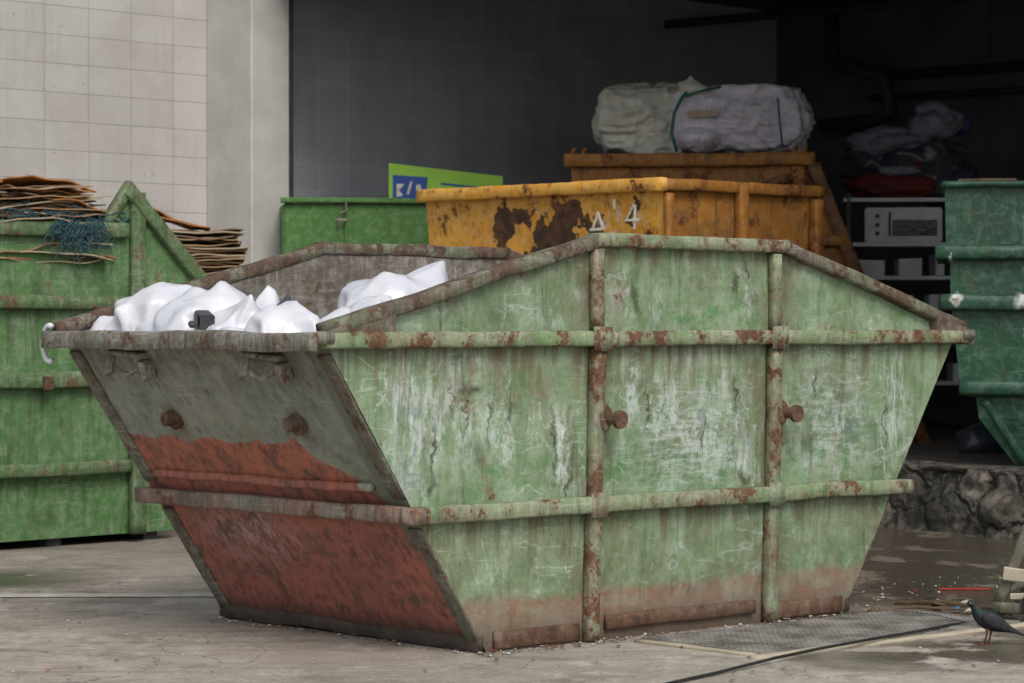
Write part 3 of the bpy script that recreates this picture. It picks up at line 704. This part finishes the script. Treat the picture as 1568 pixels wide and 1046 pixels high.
beam(bm,(X,.37,2.03),(X,.37,2.09),(1,0,0),.006,.02,.0,.001); beam(bm,(X,.40,1.82),(X,.40,1.88),(1,0,0),.006,.02,.0,.001)
mk(bm,'stencilled_marks',m_white_mark,YS)

# ================================================================ ORANGE SKIP BEHIND with sacks
OA=-.12
OS=empty('orange_skip_container',(.45,20.8,0),OA)
plo=[(0,.2),(1.7,.05),(2.53,0)]; pro=[(0,2.75),(1.7,2.12),(2.53,1.83)]
skip_shell(OS,plo,pro,1.5,.02,2.53,m_yel2,m_yel3,m_in,.01,50,40)
bm=bmesh.new()
beam(bm,(-.04,-.06,2.52),(1.86,-.06,2.52),OUT,.08,.10,.004)
beam(bm,(1.74,-.07,1.2),(1.74,-.07,2.46),OUT,.07,.09,.004)
beam(bm,(0,-.06,1.9),(2.1,-.06,1.9),OUT,.06,.08,.004)
beam(bm,(1.83,-.05,2.52),(1.83,1.55,2.52),(1,0,0),.07,.10,.004); beam(bm,(-.02,1.55,2.52),(1.86,1.55,2.52),OUT,.08,.10,.004)
for x in (.02,.1,1.7,1.78): tube(bm,[(x,-.06,2.56),(x+.01,-.07,2.60),(x+.03,-.05,2.61)],.016,8)
mk(bm,'frame',m_yel2,OS,True)
bm=bmesh.new()
beam(bm,(1.85,-.05,2.48),(2.80,-.05,.1),OUT,.07,.10,.004)
beam(bm,(1.25,-.065,2.25),(1.75,-.065,2.40),OUT,.05,.06,.004)
mk(bm,'sloping_frame',m_yel3,OS,True)
SA=empty('woven_sack',(.45,20.8,0),OA)
bm=bmesh.new(); bag(bm,(.56,.45,2.84),(.40,.45,.32),41,.5,6,2.57,.45,fold=1.4); mk(bm,'sack_body',m_sackA,SA,True)
SB=empty('woven_sack',(.45,20.8,0),OA)
bm=bmesh.new(); bag(bm,(1.29,.42,2.83),(.55,.45,.29),47,.5,6,2.57,.5,fold=1.4); bag(bm,(.98,.05,2.68),(.18,.14,.10),48,.6,4); mk(bm,'sack_body',m_sackB,SB,True)
bm=bmesh.new()
tube(bm,[(.82,-.07,2.58),(.78,-.08,2.72),(.80,-.06,2.88),(.86,-.04,3.0),(.94,.08,3.10)],.013,8)
tube(bm,[(.86,-.04,3.0),(1.02,-.02,3.05),(1.15,.0,3.08)],.010,8)
tube(bm,[(1.62,-.04,2.6),(1.60,-.06,2.8),(1.58,.0,3.0),(1.56,.2,3.10)],.008,8)
mk(bm,'strap',m_strap,SB,True)
bm=bmesh.new(); poly(bm,[(.90,-.085,2.84),(1.12,-.085,2.85),(1.12,-.08,2.90),(.90,-.08,2.89)]); mk(bm,'paper_tag',m_card2,SB)
bags_object([(.92,.05,3.08,.10,.08,.06,149,2,(0,0,1)),(.98,.05,3.06,.07,.06,.05,150,2,None)],'tied_knot',m_sackA,SB)

# ================================================================ STORAGE RACK + CLUTTER
RK=empty('storage_rack',(2.72,21.9,.375),math.radians(-6))
bm=bmesh.new()
for x in (0,1.7):
    for y in (0,.5): beam(bm,(x,y,0),(x,y,1.95),(1,0,0),.04,.04,.0,.004,1)
mk(bm,'posts',m_dark,RK)
bm=bmesh.new()
for z in (.4,.9,1.25,1.52,1.88): box(bm,-.04,1.74,-.02,.52,z,z+.03)
mk(bm,'shelves',m_appl,RK)
MW=empty('microwave_oven',(2.86,21.95,1.93),math.radians(-6))
bm=bmesh.new(); box(bm,0,.62,0,.35,0,.28); bmesh.ops.bevel(bm,geom=bm.edges[:],offset=.012,segments=2,affect='EDGES'); mk(bm,'case',m_appl,MW)
bm=bmesh.new(); box(bm,.22,.58,-.006,.002,.05,.18); mk(bm,'door_glass',m_black,MW)
bm=bmesh.new(); beam(bm,(.20,-.02,.05),(.20,-.02,.24),(1,0,0),.015,.015,0,.003,1)
for k in range(3): tube(bm,[(.10,-.015,.07+.07*k),(.10,.001,.07+.07*k)],.018,12)
mk(bm,'handle_and_knobs',m_dark,MW)
CB=empty('stored_cartons',(2.78,21.92,0))
bm=bmesh.new(); random.seed(12)
for z0 in (.80,1.31,1.66):
    x=0
    while x<1.45:
        w=random.uniform(.10,.30); h=random.uniform(.08,.20); 
        beam(bm,(x+w/2,.2,z0),(x+w/2,.2,z0+h),(1,0,0),w-.03,.3,.004,.012,3); x+=w+random.uniform(.02,.16)
mk(bm,'cartons',m_appl,CB)
CP2=empty('clothes_pile',(2.66,22.0,2.29))
for nm,mm,lst in (('red_clothes',m_red,[(.45,.1,.10,.40,.25,.12,1),(.62,.0,.30,.12,.1,.06,2)]),('navy_clothes',m_navy,[(1.0,.2,.62,.10,.15,.10,4),(.30,.05,.44,.10,.1,.07,5)]),('grey_clothes',m_greycloth,[(.45,.15,.46,.36,.25,.13,3),(.80,.1,.62,.22,.2,.15,8),(.5,.0,.22,.2,.1,.05,7)]),('dark_clothes',m_bagk,[(.7,.15,.30,.40,.25,.22,9),(.35,.25,.3,.32,.25,.2,10),(.95,.1,.1,.25,.2,.2,11)])):
    bags_object([(x,y,z,a,c,h,s+200,3,None) for (x,y,z,a,c,h,s) in lst],nm,mm,CP2)
bm=bmesh.new(); random.seed(22)
for i in range(14): bag(bm,(random.uniform(2.9,5),random.uniform(18.6,21),.45),(.2,.2,.13),i+80,1.2,3)
mk(bm,'dark_rubbish_heap',m_bagk,None,True)

# ================================================================ RIGHT DARK GREEN CONTAINER
RG=empty('dark_green_container',(2.66,17.0,0),-.165)
bm=bmesh.new()
prof=[(.378,.50),(.68,.27),(.81,.25),(.83,.16),(1.35,.10),(1.47,.09),(1.67,.09),(1.68,.065),(2.16,.055)]
Wd=2.1; Dp=1.3
rings=[]
for z,x in prof: rings.append([bm.verts.new(p) for p in ((x,x*.5-.02,z),(Wd-x,x*.5-.02,z),(Wd-x,Dp-x*.5,z),(x,Dp-x*.5,z))])
for a,c in zip(rings,rings[1:]):
    for k in range(4): bm.faces.new((a[k],a[(k+1)%4],c[(k+1)%4],c[k]))
bm.faces.new(rings[0]); mk(bm,'shell',m_dgreen_s,RG)
bm=bmesh.new()
for z,h,x in ((1.725,.09,.0),(1.41,.10,.03),(.875,.09,.15),(2.15,.04,.04)):
    for p,q,a in (((x,x*.5-.04,z),(Wd-x,x*.5-.04,z),OUT),((x,Dp,z),(Wd-x,Dp,z),OUT),((x+.03,x*.5,z),(x+.03,Dp,z),(1,0,0)),((Wd-x-.03,0,z),(Wd-x-.03,Dp,z),(1,0,0))): beam(bm,p,q,a,.07,h,.002,.015)
for x in (.72,1.4): beam(bm,(x,-.0,.9),(x,-.02,2.12),OUT,.05,.07,.002)
beam(bm,(.30,.09,.80),(.56,.2,.40),OUT,.04,.05,.002)
mk(bm,'flanges',m_dgreen_s,RG,True)
bm=bmesh.new(); beam(bm,(.14,-.03,2.17),(.5,-.03,2.175),OUT,.02,.02,.004); mk(bm,'rusty_lip',m_rust,RG)

# ================================================================ FOREGROUND DETAILS
DG=empty('drain_grate',SK.location,ANG)
bm=bmesh.new()
x0,x1,y0,y1=.72,2.35,-.78,-.14
n=52
for i in range(n+1):
    x=x0+(x1-x0)*i/n; beam(bm,(x,y0,.008),(x,y1,.008),(1,0,0),.007,.012,0,.001,1)
m_=20
for i in range(m_+1):
    y=y0+(y1-y0)*i/m_; beam(bm,(x0,y,.0085),(x1,y,.0085),OUT,.010,.012,0,.001,1)
mk(bm,'bars',plain('worn_grey_steel',(.10,.09,.08),(.30,.28,.26),5,.45,.3,.01,.6),DG)
bm=bmesh.new(); poly(bm,[(x0,y0,.003),(x1,y0,.003),(x1,y1,.003),(x0,y1,.003)]); mk(bm,'dark_gap_sheet',m_hose,DG)  # black sheet just above ground, stands in for shade below the bars
bm=bmesh.new()
beam(bm,(x0-.1,y0-.05,.002),(3.6,y0-.05,.002),OUT,.05,.022,.003); beam(bm,(x0-.03,y0,.004),(x0-.03,y1,.004),(1,0,0),.04,.016,.002)
mk(bm,'frame',m_kerb,DG,True)
bm=bmesh.new()
tube(bm,[(.1,9.0,.009),(.45,9.45,.009),(.75,9.9,.009),(1.0,10.25,.020),(1.2,10.5,.026),(1.42,10.78,.026),(1.62,11.02,.026),(1.75,11.2,.025),(1.85,11.38,.018),(1.93,11.5,.010),(1.86,11.75,.009),(1.75,11.95,.009)],.0065,8)
mk(bm,'black_hose',m_hose,None,True)
mc=[plain('litter_red',(.5,.04,.03),(.4,.03,.03)),plain('litter_blue',(.08,.25,.45),(.1,.2,.4)),plain('litter_pale',(.6,.58,.5),(.4,.38,.33)),plain('litter_brown',(.09,.06,.035),(.16,.11,.06))]
LT=empty('ground_litter'); random.seed(17)
bms=[bmesh.new() for _ in mc]
def chip(bm,c,s):
    a=random.random()*6.28; z=c[2]+.004
    pts=[]
    for k in range(5):
        t=a+k*6.28/5; r=s*random.uniform(.5,1.2); pts.append((c[0]+r*math.cos(t),c[1]+r*math.sin(t)*1.4,z+random.uniform(0,s*.7)))
    vs=[bm.verts.new(p) for p in pts]; ctr=bm.verts.new((c[0],c[1],z+s*random.uniform(.2,.9)))
    for k in range(5): bm.faces.new((vs[k],vs[(k+1)%5],ctr))
for i in range(1200):
    r=random.random()
    if r<.42: c=(random.uniform(1.4,2.8),random.uniform(11.4,13.6)); 
    elif r<.7:
        t=random.uniform(-.1,2.3); o=random.uniform(.01,.12)**1.0; c=(-.0995+.742*t+.67*o,10.57+.67*t-.742*o)
    elif r<.85:
        t=random.uniform(0,1.7); o=random.uniform(.01,.15); c=(-.0995-.67*t-.742*o,10.57+.742*t-.67*o)
    else: c=(random.uniform(-2.2,2.2),random.uniform(9.4,12.5))
    k=random.choice([3,3,3,3,3,2,2]); 
    if random.random()<.03: k=random.choice([0,1])
    chip(bms[k],(c[0],c[1],0),random.uniform(.003,.012))
for c,k,s in (((1.98,12.0),1,.035),((2.02,11.95),2,.03),((2.1,11.9),0,.02),((1.9,12.1),3,.05),((1.8,12.2),3,.04),((2.15,11.8),3,.04),((1.95,11.85),0,.012),((1.55,11.55),0,.012),((1.9,11.1),0,.010),((2.08,12.3),2,.035),((1.75,12.6),2,.03)): chip(bms[k],(*c,0),s)
tube(bms[3],[(1.75,12.35,.01),(1.95,12.15,.03),(2.1,12.05,.02),(2.22,11.9,.01)],[.008,.012,.009,.004],6)
tube(bms[3],[(1.6,12.0,.01),(1.8,12.05,.02),(2.0,11.95,.02)],[.004,.007,.004],6)
tube(bms[0],[(2.05,13.0,.008),(2.3,13.0,.008)],.004,6)
for bmm,mm,i in zip(bms,mc,range(4)): mk(bmm,'chips_%d'%i,mm,LT)

HC=empty('rusty_hand_cart',(2.17,11.75,0),math.radians(-20))
bm=bmesh.new()
beam(bm,(-.06,0,.06),(.16,0,.62),OUT,.03,.05,.002); beam(bm,(-.02,.45,.06),(.2,.45,.62),OUT,.03,.05,.002)
for t in (.1,.4,.7): beam(bm,(-.06+.22*t,0,.06+.56*t),(-.04+.22*t,.45,.06+.56*t),(0,0,1),.03,.03,.002)
beam(bm,(-.08,-.02,.05),(.5,-.02,.05),OUT,.03,.05,.002); beam(bm,(-.06,.45,.05),(.5,.45,.05),OUT,.03,.05,.002)
mk(bm,'frame',m_dframe,HC,True)
bm=bmesh.new(); beam(bm,(-.03,-.03,.20),(.30,-.03,.17),OUT,.02,.06,.002); beam(bm,(.0,-.02,.1),(.4,-.02,.12),OUT,.02,.03,.002); mk(bm,'pale_crossboard',m_kerb,HC)
bm=bmesh.new()
for y in (-.05,.5): tube(bm,[(.12,y,.07),(.12,y+.04,.07)],.07,20)
mk(bm,'wheels',m_hose,HC)

PG=empty('pigeon',(1.895,10.83,0),math.radians(0)); 
b=B('pigeon_feathers'); s=b.sep()
c=b.mix(b.rng(b.noise(40,detail=4),.4,.6),(.012,.013,.017),(.028,.03,.036))
c=b.mix(b.m('MULTIPLY',b.rng(s[2],.115,.13),b.rng(s[2],.155,.145)),c,(.012,.03,.028))
b.bump(b.noise(90,detail=3),.5,.004)
m_pg=b.done(c,.6,0,.3)
def loft(bm,rs,seg=18):
    rings=[]
    for i,(x,y,z,w,h) in enumerate(rs):
        a=rs[max(i-1,0)]; cc=rs[min(i+1,len(rs)-1)]
        d=V((cc[0]-a[0],cc[1]-a[1],cc[2]-a[2])).normalized(); side=V((0,1,0)); up=side.cross(d).normalized()
        rings.append([bm.verts.new(V((x,y,z))+side*(w*math.cos(t))+up*(h*math.sin(t))) for t in [2*math.pi*k/seg for k in range(seg)]])
    for a,c in zip(rings,rings[1:]):
        for k in range(seg): bm.faces.new((a[k],a[(k+1)%seg],c[(k+1)%seg],c[k]))
    for r in (rings[0],rings[-1]): bm.faces.new(r)
bm=bmesh.new()
loft(bm,[(-.074,0,.160,.004,.004),(-.070,0,.162,.011,.011),(-.060,0,.166,.016,.0165),(-.050,0,.163,.0165,.017),(-.042,0,.152,.017,.018),(-.036,0,.138,.021,.022),(-.026,0,.122,.030,.030),(-.008,0,.107,.039,.038),(.018,0,.096,.043,.041),(.045,0,.085,.040,.036),(.070,0,.073,.031,.026),(.090,0,.063,.024,.015),(.115,0,.053,.022,.007),(.150,0,.040,.027,.004),(.168,0,.033,.028,.003)])
ob=mk(bm,'body',m_pg,PG,True); md=ob.modifiers.new('s','SUBSURF'); md.levels=1; md.render_levels=2
bm=bmesh.new()
for sgn in (-1,1):
    rs=[(-.018,sgn*.034,.122,.004,.008),(-.005,sgn*.040,.115,.008,.022),(.025,sgn*.043,.102,.009,.029),(.055,sgn*.038,.086,.008,.024),(.085,sgn*.028,.069,.006,.015),(.115,sgn*.018,.056,.004,.009),(.142,sgn*.010,.047,.002,.003)]
    loft(bm,rs,12)
ob=mk(bm,'wings',plain('pigeon_wing',(.016,.018,.023),(.035,.038,.046),50,.6,.4,.004),PG,True); md=ob.modifiers.new('s','SUBSURF'); md.levels=1; md.render_levels=2
bm=bmesh.new()
tube(bm,[(-.070,0,.162),(-.082,0,.157),(-.092,0,.150)],[.0055,.004,.0012],8); mk(bm,'beak',m_dark,PG,True)
bm=bmesh.new()
for sgn in(-1,1): tube(bm,[(-.063,sgn*.0135,.168),(-.063,sgn*.0165,.168)],.0032,8)
mk(bm,'eyes',plain('pigeon_eye',(.5,.12,.02),(.5,.12,.02)),PG)
bm=bmesh.new()
for sgn,dx in((-1,-.006),(1,.016)):
    y=sgn*.016; tube(bm,[(.012+dx,y,.075),(.008+dx,y,.04),(.0+dx,y,.008)],[.009,.004,.0032],8)
    for a in (-.5,0,.5): tube(bm,[(dx,y,.008),(dx-.014*math.cos(a),y+.014*math.sin(a),.005),(dx-.028*math.cos(a),y+.028*math.sin(a),.003)],[.003,.0026,.0012],6)
    tube(bm,[(dx,y,.008),(dx+.015,y,.003)],[.003,.0012],6)
mk(bm,'legs',plain('pigeon_leg',(.16,.05,.045),(.12,.04,.04)),PG,True)

# ================================================================ LIGHT
w=bpy.data.worlds.new('World'); scene.world=w; w.use_nodes=True; nt=w.node_tree
bg=nt.nodes['Background']; sky=nt.nodes.new('ShaderNodeTexSky'); sky.sky_type='NISHITA'; sky.sun_disc=False
el=math.radians(46); az=math.atan2(.35,-.93)
sky.sun_elevation=el; sky.sun_rotation=az; sky.dust_density=3; sky.air_density=1
hs=nt.nodes.new('ShaderNodeHueSaturation'); hs.inputs['Saturation'].default_value=.3
nt.links.new(sky.outputs[0],hs.inputs['Color']); nt.links.new(hs.outputs[0],bg.inputs[0]); bg.inputs[1].default_value=.15
sl=bpy.data.lights.new('sun','SUN'); sl.energy=1.5; sl.angle=math.radians(26); sl.color=(1,.95,.88)
so=bpy.data.objects.new('sun',sl); scene.collection.objects.link(so)
dirv=V((math.sin(az)*math.cos(el),math.cos(az)*math.cos(el),math.sin(el)))
so.rotation_euler=dirv.to_track_quat('Z','Y').to_euler(); so.location=(5,-5,12)

cam=bpy.data.cameras.new('camera'); co=bpy.data.objects.new('camera',cam); scene.collection.objects.link(co)
cam.sensor_width=36; cam.lens=95.2; cam.clip_end=2000; cam.clip_start=.1
cam.dof.use_dof=True; cam.dof.focus_distance=11.2; cam.dof.aperture_fstop=6.3
co.location=(0,0,1.3); co.rotation_euler=(math.radians(90-.456),0,0)
scene.camera=co
scene.view_settings.view_transform='Standard'; scene.view_settings.look='None'; scene.view_settings.exposure=0
